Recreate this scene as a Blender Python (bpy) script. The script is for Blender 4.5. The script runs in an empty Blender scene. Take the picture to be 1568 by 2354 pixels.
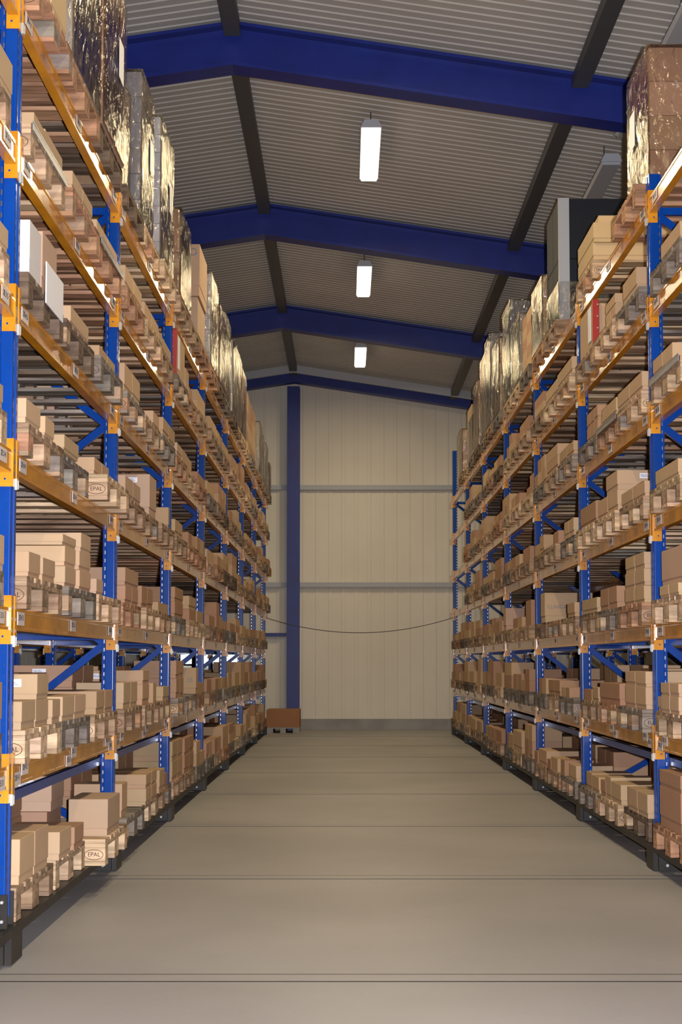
import bpy, bmesh, math, random
from mathutils import Vector, Matrix

C = bpy.context.scene.collection
SC = bpy.context.scene
EYE = 1.27

# ------------------------------------------------------------------ camera, world, lights, exposure
cd = bpy.data.cameras.new('camera'); cam = bpy.data.objects.new('camera', cd); C.objects.link(cam)
cd.sensor_fit = 'VERTICAL'; cd.sensor_height = 36.0; cd.lens = 3350.0 / 2354.0 * 36.0
cd.shift_x = -(795.15 - 784.0) / 2354.0
cd.shift_y = (1314.3 - 1177.0) / 2354.0
cam.location = (0, 0, EYE); cam.rotation_euler = (math.pi / 2 + 0.0624, 0, 0)
cd.clip_start = 0.05; cd.clip_end = 200
SC.camera = cam

w = bpy.data.worlds.new('world'); SC.world = w; w.use_nodes = True
w.node_tree.nodes['Background'].inputs[0].default_value = (0.10, 0.11, 0.13, 1)
w.node_tree.nodes['Background'].inputs[1].default_value = 0.3

SC.view_settings.view_transform = 'Standard'; SC.view_settings.look = 'None'
SC.view_settings.gamma = 1; SC.view_settings.use_curve_mapping = False
SC.view_settings.exposure = 0.0
SC.cycles.use_denoising = True
SC.cycles.max_bounces = 6; SC.cycles.diffuse_bounces = 4; SC.cycles.glossy_bounces = 3
SC.cycles.transparent_max_bounces = 10; SC.cycles.sample_clamp_indirect = 6

LAMP_X, LAMP_Z = 0.245, 6.44
LAMP_YS = [-0.3, 4.65, 9.6, 14.55, 19.5, 24.4]
LAMP_W = 88.0
WARM = (1.0, 0.80, 0.50)
FLASH_W = 800.0
fl = bpy.data.lights.new('camera_flash', 'SPOT'); fo = bpy.data.objects.new('camera_flash', fl); C.objects.link(fo)
fl.energy = FLASH_W * 4; fl.color = (0.93, 0.92, 1.0); fl.shadow_soft_size = 0.03
fl.spot_size = math.radians(75); fl.spot_blend = 0.6
fo.location = (0.13, -0.02, EYE + 0.03); fo.rotation_euler = (math.pi / 2 + 0.11, 0, 0)

# ------------------------------------------------------------------ materials
def mat(name):
    m = bpy.data.materials.new(name); m.use_nodes = True
    return m, m.node_tree, m.node_tree.nodes['Principled BSDF']

def plain(name, col, rough=0.6, metal=0.0, spec=0.5, emit=None, estr=0):
    m, nt, p = mat(name)
    p.inputs['Base Color'].default_value = (*col, 1); p.inputs['Roughness'].default_value = rough
    p.inputs['Metallic'].default_value = metal; p.inputs['Specular IOR Level'].default_value = spec
    if emit:
        p.inputs['Emission Color'].default_value = (*emit, 1); p.inputs['Emission Strength'].default_value = estr
    return m

def node(nt, t, **kw):
    n = nt.nodes.new(t)
    for k, v in kw.items():
        if k in n.inputs: n.inputs[k].default_value = v
        else: setattr(n, k, v)
    return n

def noisy(name, c1, c2, scale=(4, 4, 4), detail=4, rough=0.6, spec=0.5, bump=0.0, use_obj=False, coord='Object', lo=0.3, hi=0.7, metal=0.0):
    m, nt, p = mat(name); L = nt.links
    tc = node(nt, 'ShaderNodeTexCoord'); mp = node(nt, 'ShaderNodeMapping'); mp.inputs['Scale'].default_value = scale
    nz = node(nt, 'ShaderNodeTexNoise'); nz.inputs['Detail'].default_value = detail; nz.inputs['Scale'].default_value = 1
    cr = node(nt, 'ShaderNodeValToRGB'); cr.color_ramp.elements[0].position = lo; cr.color_ramp.elements[1].position = hi
    cr.color_ramp.elements[0].color = (*c1, 1); cr.color_ramp.elements[1].color = (*c2, 1)
    L.new(tc.outputs[coord], mp.inputs[0])
    oi = node(nt, 'ShaderNodeObjectInfo')
    ad = node(nt, 'ShaderNodeVectorMath', operation='MULTIPLY_ADD')
    L.new(oi.outputs['Random'], ad.inputs[0]); ad.inputs[1].default_value = (37, 53, 71); L.new(mp.outputs[0], ad.inputs[2])
    L.new(ad.outputs[0], nz.inputs['Vector']); L.new(nz.outputs['Fac'], cr.inputs[0])
    out = cr.outputs[0]
    if use_obj:
        mx = node(nt, 'ShaderNodeMix', data_type='RGBA', blend_type='MULTIPLY'); mx.inputs[0].default_value = 1
        L.new(out, mx.inputs[6]); L.new(oi.outputs['Color'], mx.inputs[7]); out = mx.outputs[2]
    L.new(out, p.inputs['Base Color'])
    p.inputs['Roughness'].default_value = rough; p.inputs['Specular IOR Level'].default_value = spec; p.inputs['Metallic'].default_value = metal
    if bump:
        bp = node(nt, 'ShaderNodeBump'); bp.inputs['Strength'].default_value = bump; bp.inputs['Distance'].default_value = 0.01
        L.new(nz.outputs['Fac'], bp.inputs['Height']); L.new(bp.outputs[0], p.inputs['Normal'])
    return m

M = {}
M['blue'] = noisy('blue_rack_paint', (0.001, 0.040, 0.24), (0.002, 0.052, 0.31), (9, 9, 3), rough=0.22, spec=0.42)
M['orange'] = noisy('orange_rack_paint', (0.50, 0.19, 0.008), (0.74, 0.31, 0.010), (5, 5, 9), rough=0.27, spec=0.6, detail=6)
M['hole'] = plain('slot_dark', (0.012, 0.014, 0.03), 0.5)
M['slot_metal'] = plain('slot_edge_bare_metal', (0.7, 0.72, 0.78), 0.25, 1.0)
M['clip'] = plain('galvanised_clip', (0.42, 0.42, 0.39), 0.45, 0.3)
M['black'] = noisy('black_chassis_paint', (0.008, 0.007, 0.007), (0.026, 0.022, 0.017), (6, 6, 6), rough=0.45, spec=0.3)
M['plate'] = plain('location_plate', (0.62, 0.55, 0.50), 0.6)
M['ink'] = plain('black_print', (0.015, 0.012, 0.012), 0.6)
M['brand'] = plain('burnt_brand', (0.07, 0.018, 0.006), 0.8)
M['wood'] = noisy('pallet_wood', (0.45, 0.40, 0.36), (1.0, 0.96, 0.92), (3, 22, 22), rough=0.85, spec=0.2, detail=5, bump=0.3, use_obj=True, lo=0.32, hi=0.62)
M['card'] = noisy('cardboard', (0.93, 0.92, 0.91), (1, 1, 1), (5, 5, 5), rough=0.72, spec=0.25, detail=6, use_obj=True)
M['label'] = plain('shipping_label_paper', (0.83, 0.84, 0.88), 0.5)
M['grey_ink'] = plain('label_print_grey', (0.20, 0.21, 0.24), 0.6)
M['slip'] = noisy('slip_sheet_grey', (0.22, 0.22, 0.22), (0.36, 0.34, 0.32), (4, 4, 4), rough=0.4)
M['red'] = noisy('red_painted_steel', (0.30, 0.02, 0.012), (0.38, 0.028, 0.016), (5, 5, 5), rough=0.4)
M['orange_sticker'] = plain('orange_sticker', (0.85, 0.20, 0.05), 0.5)
M['rafter'] = noisy('dark_blue_steel', (0.004, 0.014, 0.17), (0.006, 0.022, 0.22), (3, 3, 3), rough=0.45)
M['dark_steel'] = plain('dark_grey_steel', (0.06, 0.062, 0.068), 0.5)
M['rail_grey'] = plain('wall_rail_grey', (0.42, 0.44, 0.47), 0.5)
M['lamp_body'] = plain('lamp_body_grey', (0.42, 0.44, 0.46), 0.45)
M['lamp_lit'] = plain('lit_diffuser', (1, 1, 1), 0.5, emit=(1.0, 0.93, 0.76), estr=3.2)
M['daylight'] = plain('daylit_pane', (1, 1, 1), 0.5, emit=(0.80, 0.95, 1.0), estr=2.6)
M['wheel'] = plain('grey_wheel', (0.25, 0.26, 0.26), 0.4, 0.4)
M['cable'] = plain('cable_dark', (0.05, 0.045, 0.04), 0.6)

_p = M['orange'].node_tree.nodes['Principled BSDF']; _p.inputs['Coat Weight'].default_value = 0.7; _p.inputs['Coat Roughness'].default_value = 0.13
# every board of a pallet has its own shade
def island_shade(m, lo, hi):
    nt = m.node_tree; p = nt.nodes['Principled BSDF']; lk = p.inputs['Base Color'].links[0]; src = lk.from_socket
    g = node(nt, 'ShaderNodeNewGeometry'); mr = node(nt, 'ShaderNodeMapRange'); mr.inputs[3].default_value = lo; mr.inputs[4].default_value = hi
    mx = node(nt, 'ShaderNodeMix', data_type='RGBA', blend_type='MULTIPLY'); mx.inputs[0].default_value = 1
    nt.links.new(g.outputs['Random Per Island'], mr.inputs[0]); nt.links.new(src, mx.inputs[6]); nt.links.new(mr.outputs[0], mx.inputs[7]); nt.links.new(mx.outputs[2], p.inputs['Base Color'])
island_shade(M['wood'], 0.55, 1.12)
# cardboard of the far boxes: the tone of every box comes from its own mesh island
def far_mat(name, cols, wood=False):
    m, nt, p = mat(name); L = nt.links
    g = node(nt, 'ShaderNodeNewGeometry'); cr = node(nt, 'ShaderNodeValToRGB')
    els = cr.color_ramp.elements
    while len(els) < len(cols): els.new(0.5)
    for i, c in enumerate(cols): els[i].position = i / (len(cols) - 1); els[i].color = (*c, 1)
    L.new(g.outputs['Random Per Island'], cr.inputs[0]); L.new(cr.outputs[0], p.inputs['Base Color'])
    p.inputs['Roughness'].default_value = 0.8; p.inputs['Specular IOR Level'].default_value = 0.25
    return m
TAN = [(0.46, 0.31, 0.18), (0.50, 0.34, 0.20), (0.43, 0.285, 0.165), (0.53, 0.37, 0.225)]
BRN = [(0.38, 0.215, 0.13), (0.40, 0.235, 0.145), (0.35, 0.19, 0.11)]
M['far_card'] = far_mat('cardboard_far', TAN + BRN)
M['far_wood'] = far_mat('pallet_wood_far', [(0.42, 0.29, 0.17), (0.22, 0.15, 0.10), (0.34, 0.22, 0.13), (0.15, 0.115, 0.085)])

# floor: smooth worn screed
m, nt, p = mat('concrete_floor'); L = nt.links
tc = node(nt, 'ShaderNodeTexCoord'); n1 = node(nt, 'ShaderNodeTexNoise'); n1.inputs['Scale'].default_value = 0.55; n1.inputs['Detail'].default_value = 4
n2 = node(nt, 'ShaderNodeTexNoise'); n2.inputs['Scale'].default_value = 30; n2.inputs['Detail'].default_value = 6
c1 = node(nt, 'ShaderNodeValToRGB'); c1.color_ramp.elements[0].color = (0.31, 0.30, 0.292, 1); c1.color_ramp.elements[1].color = (0.39, 0.375, 0.362, 1)
c1.color_ramp.elements[0].position = 0.35; c1.color_ramp.elements[1].position = 0.65
mx = node(nt, 'ShaderNodeMix', data_type='RGBA', blend_type='MULTIPLY'); mx.inputs[0].default_value = 0.12
L.new(tc.outputs['Object'], n1.inputs['Vector']); L.new(tc.outputs['Object'], n2.inputs['Vector'])
L.new(n1.outputs['Fac'], c1.inputs[0]); L.new(c1.outputs[0], mx.inputs[6]); L.new(n2.outputs['Color'], mx.inputs[7]); L.new(mx.outputs[2], p.inputs['Base Color'])
p.inputs['Roughness'].default_value = 0.5; p.inputs['Specular IOR Level'].default_value = 0.4
M['floor'] = m
M['wall'] = noisy('cream_wall_cladding', (0.76, 0.71, 0.60), (0.82, 0.77, 0.66), (1, 1, 1), rough=0.6, spec=0.3)
M['roof'] = noisy('roof_liner_sheet', (0.44, 0.42, 0.385), (0.50, 0.475, 0.43), (1, 1, 1), rough=0.6, spec=0.3)
M['plinth'] = noisy('concrete_plinth', (0.28, 0.28, 0.27), (0.38, 0.37, 0.36), (3, 3, 3), rough=0.8)

# transparent stretch film: clear in the flat parts, mirror-like where it creases
def film_mat(name, tint, base, bumpd):
    m = bpy.data.materials.new(name); m.use_nodes = True; nt = m.node_tree; L = nt.links
    nt.nodes.clear(); out = node(nt, 'ShaderNodeOutputMaterial')
    tr = node(nt, 'ShaderNodeBsdfTransparent'); gl = node(nt, 'ShaderNodeBsdfGlossy'); mx = node(nt, 'ShaderNodeMixShader')
    gl.inputs['Roughness'].default_value = 0.06; gl.inputs['Color'].default_value = (*tint, 1)
    tr.inputs['Color'].default_value = (0.93, 0.93, 0.92, 1)
    tc = node(nt, 'ShaderNodeTexCoord'); mp = node(nt, 'ShaderNodeMapping'); mp.inputs['Scale'].default_value = (19, 19, 9); mp.inputs['Rotation'].default_value = (0.35, 0.5, 0)
    nz = node(nt, 'ShaderNodeTexNoise'); nz.inputs['Scale'].default_value = 1; nz.inputs['Detail'].default_value = 4.5; nz.inputs['Distortion'].default_value = 0.9
    bp = node(nt, 'ShaderNodeBump'); bp.inputs['Strength'].default_value = 1.0; bp.inputs['Distance'].default_value = bumpd
    fr = node(nt, 'ShaderNodeFresnel'); fr.inputs['IOR'].default_value = 1.5
    ma = node(nt, 'ShaderNodeMath', operation='MULTIPLY_ADD'); ma.inputs[1].default_value = 0.9; ma.inputs[2].default_value = base; ma.use_clamp = True
    L.new(tc.outputs['Object'], mp.inputs[0]); L.new(mp.outputs[0], nz.inputs['Vector']); L.new(nz.outputs['Fac'], bp.inputs['Height'])
    L.new(bp.outputs[0], gl.inputs['Normal']); L.new(bp.outputs[0], fr.inputs['Normal'])
    L.new(fr.outputs[0], ma.inputs[0]); L.new(ma.outputs[0], mx.inputs[0]); L.new(tr.outputs[0], mx.inputs[1]); L.new(gl.outputs[0], mx.inputs[2])
    L.new(mx.outputs[0], out.inputs[0]); return m
M['film'] = film_mat('clear_stretch_film', (1, 0.95, 0.85), 0.17, 0.019)

# ------------------------------------------------------------------ helpers
class MB:
    """collects boxes / polygons into one mesh"""
    def __init__(s): s.v = []; s.f = []; s.m = []
    def box(s, x0, x1, y0, y1, z0, z1, mi=0):
        n = len(s.v)
        s.v += [(x0, y0, z0), (x1, y0, z0), (x1, y1, z0), (x0, y1, z0), (x0, y0, z1), (x1, y0, z1), (x1, y1, z1), (x0, y1, z1)]
        s.f += [(n, n+3, n+2, n+1), (n+4, n+5, n+6, n+7), (n, n+1, n+5, n+4), (n+1, n+2, n+6, n+5), (n+2, n+3, n+7, n+6), (n+3, n, n+4, n+7)]
        s.m += [mi] * 6; return s
    def bar(s, a, b, wd, th, mi=0):
        a = Vector(a); b = Vector(b); d = (b - a).normalized()
        up = Vector((0, 1, 0)) if abs(d.y) < 0.9 else Vector((0, 0, 1))
        u = d.cross(up).normalized() * wd / 2; v = d.cross(u).normalized() * th / 2
        n = len(s.v)
        for q in (a, b): s.v += [tuple(q + u + v), tuple(q - u + v), tuple(q - u - v), tuple(q + u - v)]
        s.f += [(n, n+1, n+2, n+3), (n+7, n+6, n+5, n+4)] + [(n+i, n+4+i, n+4+(i+1) % 4, n+(i+1) % 4) for i in range(4)]
        s.m += [mi] * 6; return s
    def prism(s, pts, axis, a, b, mi=0, cap=True):
        """polygon pts in the two other axes, swept along axis from a to b"""
        n = len(s.v); k = len(pts)
        for q in (a, b):
            for (u, v) in pts:
                s.v.append({'x': (q, u, v), 'y': (u, q, v), 'z': (u, v, q)}[axis])
        for i in range(k): s.f.append((n+i, n+(i+1) % k, n+k+(i+1) % k, n+k+i)); s.m.append(mi)
        if cap: s.f += [tuple(range(n+k-1, n-1, -1)), tuple(range(n+k, n+2*k))]; s.m += [mi, mi]
        return s
    def cyl(s, c, r, a, b, axis='z', seg=14, mi=0):
        o = {'x': (1, 2), 'y': (0, 2), 'z': (0, 1)}[axis]
        pts = [(c[o[0]] + r*math.cos(t*2*math.pi/seg), c[o[1]] + r*math.sin(t*2*math.pi/seg)) for t in range(seg)]
        return s.prism(pts, axis, a, b, mi)
    def tmesh(s, me, mtx, mi):
        n = len(s.v)
        s.v += [tuple(mtx @ v.co) for v in me.vertices]
        for p_ in me.polygons: s.f.append(tuple(n+i for i in p_.vertices)); s.m.append(mi)
        return s
    def mesh(s, name, mats, bevel=0.0, fixn=True):
        me = bpy.data.meshes.new(name); me.from_pydata(s.v, [], s.f)
        for mm in (mats if isinstance(mats, (list, tuple)) else [mats]): me.materials.append(mm)
        me.polygons.foreach_set('material_index', s.m)
        if fixn or bevel:
            bm = bmesh.new(); bm.from_mesh(me)
            if fixn: bmesh.ops.recalc_face_normals(bm, faces=bm.faces)
            if bevel: bmesh.ops.bevel(bm, geom=list(bm.edges), offset=bevel, segments=1, affect='EDGES')
            bm.to_mesh(me); bm.free()
        me.update(); return me
    def build(s, name, mats, parent=None, bevel=0.0, loc=(0, 0, 0), fixn=True):
        return obj(name, s.mesh(name, mats, bevel, fixn), parent, loc)

def obj(name, me, parent=None, loc=(0, 0, 0), col=None):
    o = bpy.data.objects.new(name, me); C.objects.link(o); o.location = loc
    if parent: o.parent = parent
    if col: o.color = (*col, 1)
    return o

def tag(o, label=None, cat=None, group=None, kind=None):
    if label: o['label'] = label
    if cat: o['category'] = cat
    if group: o['group'] = group
    if kind: o['kind'] = kind
    return o

USED = {}
def uniq(lbl):
    n = len(lbl.split())
    if n > 16: print('LONG LABEL', n, lbl)
    if lbl in USED: print('DUPLICATE LABEL', lbl)
    USED[lbl] = 1; return lbl

def empty(name, loc=(0, 0, 0)):
    o = bpy.data.objects.new(name, None); C.objects.link(o); o.location = loc; o.empty_display_size = 0.1
    return o

_tc = {}
def text_mesh(body, size):
    if (body, size) in _tc: return _tc[(body, size)]
    cu = bpy.data.curves.new('lettering', 'FONT'); cu.body = body; cu.size = size; cu.align_x = 'CENTER'; cu.align_y = 'CENTER'; cu.extrude = 0.0006
    t = bpy.data.objects.new('lettering', cu); C.objects.link(t)
    dg = bpy.context.evaluated_depsgraph_get(); dg.update()
    me = bpy.data.meshes.new_from_object(t.evaluated_get(dg))
    bpy.data.objects.remove(t); bpy.data.curves.remove(cu)
    _tc[(body, size)] = me; return me

R_FRONT = Matrix(((1, 0, 0, 0), (0, 0, -1, 0), (0, 1, 0, 0), (0, 0, 0, 1)))      # text in XZ plane facing -Y
R_PX = Matrix(((0, 0, 1, 0), (1, 0, 0, 0), (0, 1, 0, 0), (0, 0, 0, 1)))          # text in YZ plane facing +X, reads along +Y
R_NX = Matrix(((0, 0, -1, 0), (-1, 0, 0, 0), (0, 1, 0, 0), (0, 0, 0, 1)))        # facing -X, reads along -Y

# ------------------------------------------------------------------ building shell
Y0B, Y1B, XW = -5.0, 28.0, 9.0
RX, RZ, SL = -0.98, 5.56 + EYE, 0.153
def roofz(x): return RZ - SL * abs(x - RX)

o = MB().box(-XW, XW, Y0B, Y1B, -0.1, 0).build('floor', M['floor']); tag(o, kind='structure')

def ribbed(name, x0, x1, zf0, zf1, y, facing, pitch=0.25, depth=0.009):
    """cladding panel in the XZ plane with vertical ribs"""
    mb = MB(); x = x0; prof = []
    while x < x1 - 1e-6:
        e = min(x + pitch, x1)
        prof += [(x, 0), (x + (e-x)*0.62, 0), (x + (e-x)*0.70, depth), (x + (e-x)*0.92, depth)]
        x = e
    prof.append((x1, 0))
    n = 0
    for (px, d) in prof:
        mb.v += [(px, y - facing*d, zf0(px)), (px, y - facing*d, zf1(px))]
    for i in range(len(prof)-1):
        mb.f.append((2*i, 2*i+2, 2*i+3, 2*i+1)); mb.m.append(0)
    return mb
# far wall: lower and upper cladding runs, concrete plinth, rails
ribbed('w', -XW, XW, lambda x: 0.2, lambda x: roofz(x) - 0.02, Y1B, 1).build('wall_back', M['wall'], fixn=False)['kind'] = 'structure'
bpy.data.objects['wall_back'].data.update()
for i, (nm, x) in enumerate((('wall_left', -XW), ('wall_right', XW))):
    tag(MB().box(x - 0.1 if i == 0 else x, x if i == 0 else x + 0.1, Y0B, Y1B, 0, roofz(x)).build(nm, M['wall']), kind='structure')
mb = MB().prism([(-XW, 0), (XW, 0), (XW, roofz(XW)), (RX, RZ), (-XW, roofz(-XW))], 'y', Y0B - 0.1, Y0B)
tag(mb.build('wall_front', M['wall']), kind='structure')
# roof liner: trapezoid ribs run down the slope
mb = MB(); y = Y0B; prof = []
while y < Y1B + 0.1:
    prof += [(y, 0), (y+0.07, 0), (y+0.08, -0.010), (y+0.115, -0.010)]; y += 0.125
for (py, d) in prof:
    for x in (-XW, RX, XW): mb.v.append((x, py, roofz(x) + 0.04 + d))
for i in range(len(prof)-1):
    for j in range(2):
        a = 3*i + j; mb.f.append((a, a+1, a+4, a+3)); mb.m.append(0)
tag(mb.build('ceiling', M['roof'], fixn=False), kind='structure')

T = [0]
def trim(mb, material):
    T[0] += 1
    return tag(mb.build('trim_%d' % T[0], material), kind='structure')
def rafter(y, h, wd=0.22):
    mb = MB()
    for xa, xb in ((-XW, RX), (RX, XW)):
        for (d0, d1, ww) in ((0.0, 0.03, wd), (0.03, h-0.03, 0.03), (h-0.03, h, wd)):
            n = len(mb.v)
            for x in (xa, xb):
                z = roofz(x) - 0.012
                mb.v += [(x, y-ww/2, z-d1), (x, y+ww/2, z-d1), (x, y+ww/2, z-d0), (x, y-ww/2, z-d0)]
            mb.f += [(n, n+1, n+2, n+3), (n+7, n+6, n+5, n+4)] + [(n+i, n+4+i, n+4+(i+1) % 4, n+(i+1) % 4) for i in range(4)]; mb.m += [0]*6
    return trim(mb, M['rafter'])
for y, h in ((2.4, 0.39), (7.4, 0.39), (12.4, 0.39), (17.4, 0.39), (22.4, 0.37), (27.4, 0.24)): rafter(y, h)
for x in (RX, 2.02, -4.0, 5.0):                                     # dark runs along the hall under the roof
    z = roofz(x) - 0.035 - 0.02
    mb = MB()
    for ya, yb in ((-4.8, 2.38), (2.42, 7.38), (7.42, 12.38), (12.42, 17.38), (17.42, 22.38), (22.42, 27.28)):
        mb.box(x-0.07, x+0.07, ya+0.1, yb-0.1, z-0.10, z)
    trim(mb, M['dark_steel'])
for sgx in ((-XW, RX), (RX, XW)):                                    # pale purlin just in front of the last rafter
    mb = MB(); n = 0
    for x in sgx:
        z = roofz(x) - 0.03
        mb.v += [(x, 26.80, z-0.14), (x, 26.86, z-0.14), (x, 26.86, z), (x, 26.80, z)]
    mb.f += [(0, 1, 2, 3), (7, 6, 5, 4)] + [(i, 4+i, 4+(i+1) % 4, (i+1) % 4) for i in range(4)]; mb.m += [0]*6
    trim(mb, M['rail_grey'])
for z, h in ((3.386 + EYE - 0.06, 0.09), (1.50 + EYE - 0.05, 0.09)):
    trim(MB().box(-XW, XW, Y1B-0.10, Y1B-0.032, z, z+h), M['rail_grey'])
trim(MB().box(-4.2, -1.14, Y1B-0.10, Y1B-0.032, 1.77, 1.84), M['rafter'])
trim(MB().box(-XW, XW, Y1B-0.06, Y1B+0.05, 0, 0.2), M['plinth'])
mb = MB(); x = -1.0                                                  # gable column under the ridge
mb.box(x-0.12, x+0.12, 27.60, 27.625, 0, RZ-0.28).box(x-0.12, x+0.12, 27.845, 27.87, 0, RZ-0.28).box(x-0.012, x+0.012, 27.625, 27.845, 0, RZ-0.28)
trim(mb, M['rafter'])
# daylight windows in the far wall, seen through the left racks
for i, (xa, xb) in enumerate(((-3.42, -2.93), (-2.78, -2.02))):
    wo = empty('window_%d' % (i+1), ((xa+xb)/2, Y1B-0.12, 1.25)); tag(wo, kind='structure')
    hw = (xb-xa)/2
    f = MB().box(-hw-0.04, hw+0.04, -0.03, 0.03, -0.04, 0).box(-hw-0.04, hw+0.04, -0.03, 0.03, 0.42, 0.46).box(-hw-0.04, -hw, -0.03, 0.03, 0, 0.42).box(hw, hw+0.04, -0.03, 0.03, 0, 0.42).box(-0.02, 0.02, -0.03, 0.03, 0, 0.42)
    f.build('window_frame', M['dark_steel'], wo)
    MB().box(-hw, hw, -0.005, 0.005, 0, 0.42).build('pane', M['daylight'], wo)
# floor rails of the mobile racking: a steel rail between two dark joints
for i, y in enumerate([0.4, 3.15] + [5.93 + 2.765*k for k in range(8)]):
    mb = MB()
    mb.box(-XW+0.1, XW-0.1, y-0.035, y-0.012, 0.0, 0.0012, 0).box(-XW+0.1, XW-0.1, y-0.012, y+0.10, 0.0, 0.0016, 1).box(-XW+0.1, XW-0.1, y+0.10, y+0.115, 0.0, 0.0012, 0)
    T[0] += 1
    tag(mb.build('trim_%d' % T[0], [M['cable'], M['floor']]), kind='structure')

# ------------------------------------------------------------------ ceiling lights
def ceiling_light(x, y, lit, label, length=1.5):
    z = (LAMP_Z if lit else roofz(x) - 0.26)
    t = empty('ceiling_light', (x, y, z)); tag(t, uniq(label), 'ceiling light', 'fluorescent lights over the aisle' if lit else 'unlit lights over the right rack')
    h = length/2
    MB().prism([(-0.10, 0), (0.10, 0), (0.06, 0.07), (-0.06, 0.07)], 'y', -h, h).build('housing', M['lamp_body'], t)
    for s in (-1, 1): MB().prism([(-0.105, -0.004), (0.105, -0.004), (0.065, 0.075), (-0.065, 0.075)], 'y', s*h-0.006 if s > 0 else s*h-0.01, s*h+0.01 if s > 0 else s*h+0.006).build('end_cap', M['rail_grey'], t)
    top = roofz(x) - z
    for s in (-1, 1): MB().cyl((0, s*h*0.7, 0), 0.006, 0.07, top + 0.03, seg=8).build('hanger', M['dark_steel'], t)
    if lit:
        MB().prism([(-0.095, 0), (-0.08, -0.03), (0.08, -0.03), (0.095, 0)], 'y', -h+0.01, h-0.01).build('diffuser', M['lamp_lit'], t)
        ld = bpy.data.lights.new('lamp_light', 'AREA'); ld.shape = 'RECTANGLE'; ld.size = 0.19; ld.size_y = length - 0.05
        ld.energy = LAMP_W; ld.color = WARM
        lo = bpy.data.objects.new('lamp_light', ld); C.objects.link(lo); lo.parent = t; lo.location = (0, 0, -0.045)
    else:
        MB().prism([(-0.095, 0), (-0.08, -0.03), (0.08, -0.03), (0.095, 0)], 'y', -h+0.01, h-0.01).build('diffuser', M['rail_grey'], t)
names = ['lit fluorescent light above the camera end of the aisle, first', 'lit fluorescent light above the camera end of the aisle, second', 'lit fluorescent light above the camera end of the aisle, third',
         'largest and highest lit light in the photo, over the aisle centre', 'middle of the three lit lights seen over the aisle', 'smallest lit light, lowest in the photo, nearest the far wall']
for y, nm in zip(LAMP_YS, names): ceiling_light(LAMP_X, y, True, nm)
for y, nm in zip((11.6, 14.9, 18.2, 21.5), ('nearest', 'second', 'third', 'farthest')):
    ceiling_light(2.53, y, False, '%s unlit grey trough light over the right rack, counted from the camera' % nm, 2.6 if y > 12 else 2.6)

# ------------------------------------------------------------------ pallet racks
P = 2.8
def YK(k): return 6.2 + P*k
XF = {'L': 1.4275, 'R': 1.905}
SG = {'L': -1, 'R': 1}
CONN = [-.5903, .0789, .7501, 1.4204, 2.0898, 2.7526]
CONN = [c + EYE for c in CONN]
DEPTH = 1.0
UPTOP = 4.335

def upright_mesh(d, top):
    """d = direction from the outer (connector) face into the frame, along X"""
    mb = MB()
    pr = [(0, -.02), (0, .012), (.010, .016), (.010, .044), (0, .048), (0, .08), (.052, .08), (.056, .074), (.075, .074), (.075, -.014), (.056, -.014), (.052, -.02)]
    r_ = .007
    arc = [(r_ - r_*math.cos(t*math.pi/12), -.02 + r_ - r_*math.sin(t*math.pi/12)) for t in range(5, 0, -1)]
    pr = [(r_, -.02)] + arc + [(0, -.02 + r_)] + pr[1:]
    mb.prism([(d*a, b) for a, b in pr], 'z', 0.20, top, 0)
    z = 0.34
    while z < top - 0.05:
        x0, x1 = sorted((d*0.058, d*0.064))
        mb.box(x0, x1, -.0152, -.0138, z, z+.022, 2)
        x0, x1 = sorted((d*0.016, d*0.019)); mb.box(x0, x1, -.0208, -.0195, z+.02, z+.026, 1)
        for u in (-.008, .062):
            x0, x1 = sorted((-d*0.0006, d*0.0005)); mb.box(x0, x1, u, u+.008, z, z+.02, 1)
        z += 0.05
    # end plate at the foot
    return mb.mesh('upright', [M['blue'], M['hole'], M['slot_metal']])

def beam_mesh(d, ya, yb):
    x = -.004
    pr = [(x, .060), (x, .072), (x+.004, .075), (x+.004, .138), (x, .142), (x, .155), (.041, .155), (.041, .060)]
    return MB().prism([(d*a, z) for a, z in pr], 'y', ya, yb).mesh('beam', M['orange'])

def conn_mesh(d, far):
    """far: connector on the camera-facing side of the next upright"""
    mb = MB()
    if far:
        fy0, fy1, py0, py1 = -.024, .018, -.0255, -.021
    else:
        fy0, fy1, py0, py1 = .042, .084, .081, .0855
    x0, x1 = sorted((-d*.0095, -d*.0012)); mb.box(x0, x1, fy0, fy1, 0, .207, 0)
    x0, x1 = sorted((-d*.0095, d*.049)); mb.box(x0, x1, py0, py1, 0, .207, 0)
    for zz in (.033, .185):
        yy = py0 if far else py1
        mb.cyl((d*.026, 0, zz), .0048, yy-.0012, yy+.0012, 'y', 10, 1)
    for zz in (.05, .10, .15):
        x0, x1 = sorted((-d*.0102, -d*.0090)); c = (fy0+fy1)/2; mb.box(x0, x1, c-.004, c+.004, zz, zz+.014, 1)
    return mb.mesh('connector', [M['orange'], M['blue']])

def clip_mesh(d):
    x0, x1 = sorted((-d*.0215, -d*.0098))
    x2, x3 = sorted((-d*.0245, -d*.0150))
    return MB().box(x0, x1, .000, .012, -.012, .036).box(x2, x3, .014, .020, -.008, .030).box(x0, x1, .012, .014, .005, .015).mesh('locking_clip', M['clip'])

def plate_mesh(d, text, w=.145, h=.058):
    mb = MB(); x0, x1 = sorted((-d*.0052, -d*.0030)); mb.box(x0, x1, 0, w, 0, h, 0)
    mb.box(*sorted((-d*.0056, -d*.0050)), 0.004, .0075, .004, h-.004, 0)
    if text:
        R = R_PX if d < 0 else R_NX
        me = text_mesh(text, .034)
        mb.tmesh(me, Matrix.Translation((-d*.0058, w/2, h*.56)) @ R, 1)
    return mb.mesh('location_plate', [M['plate'], M['ink']], fixn=False)

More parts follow.
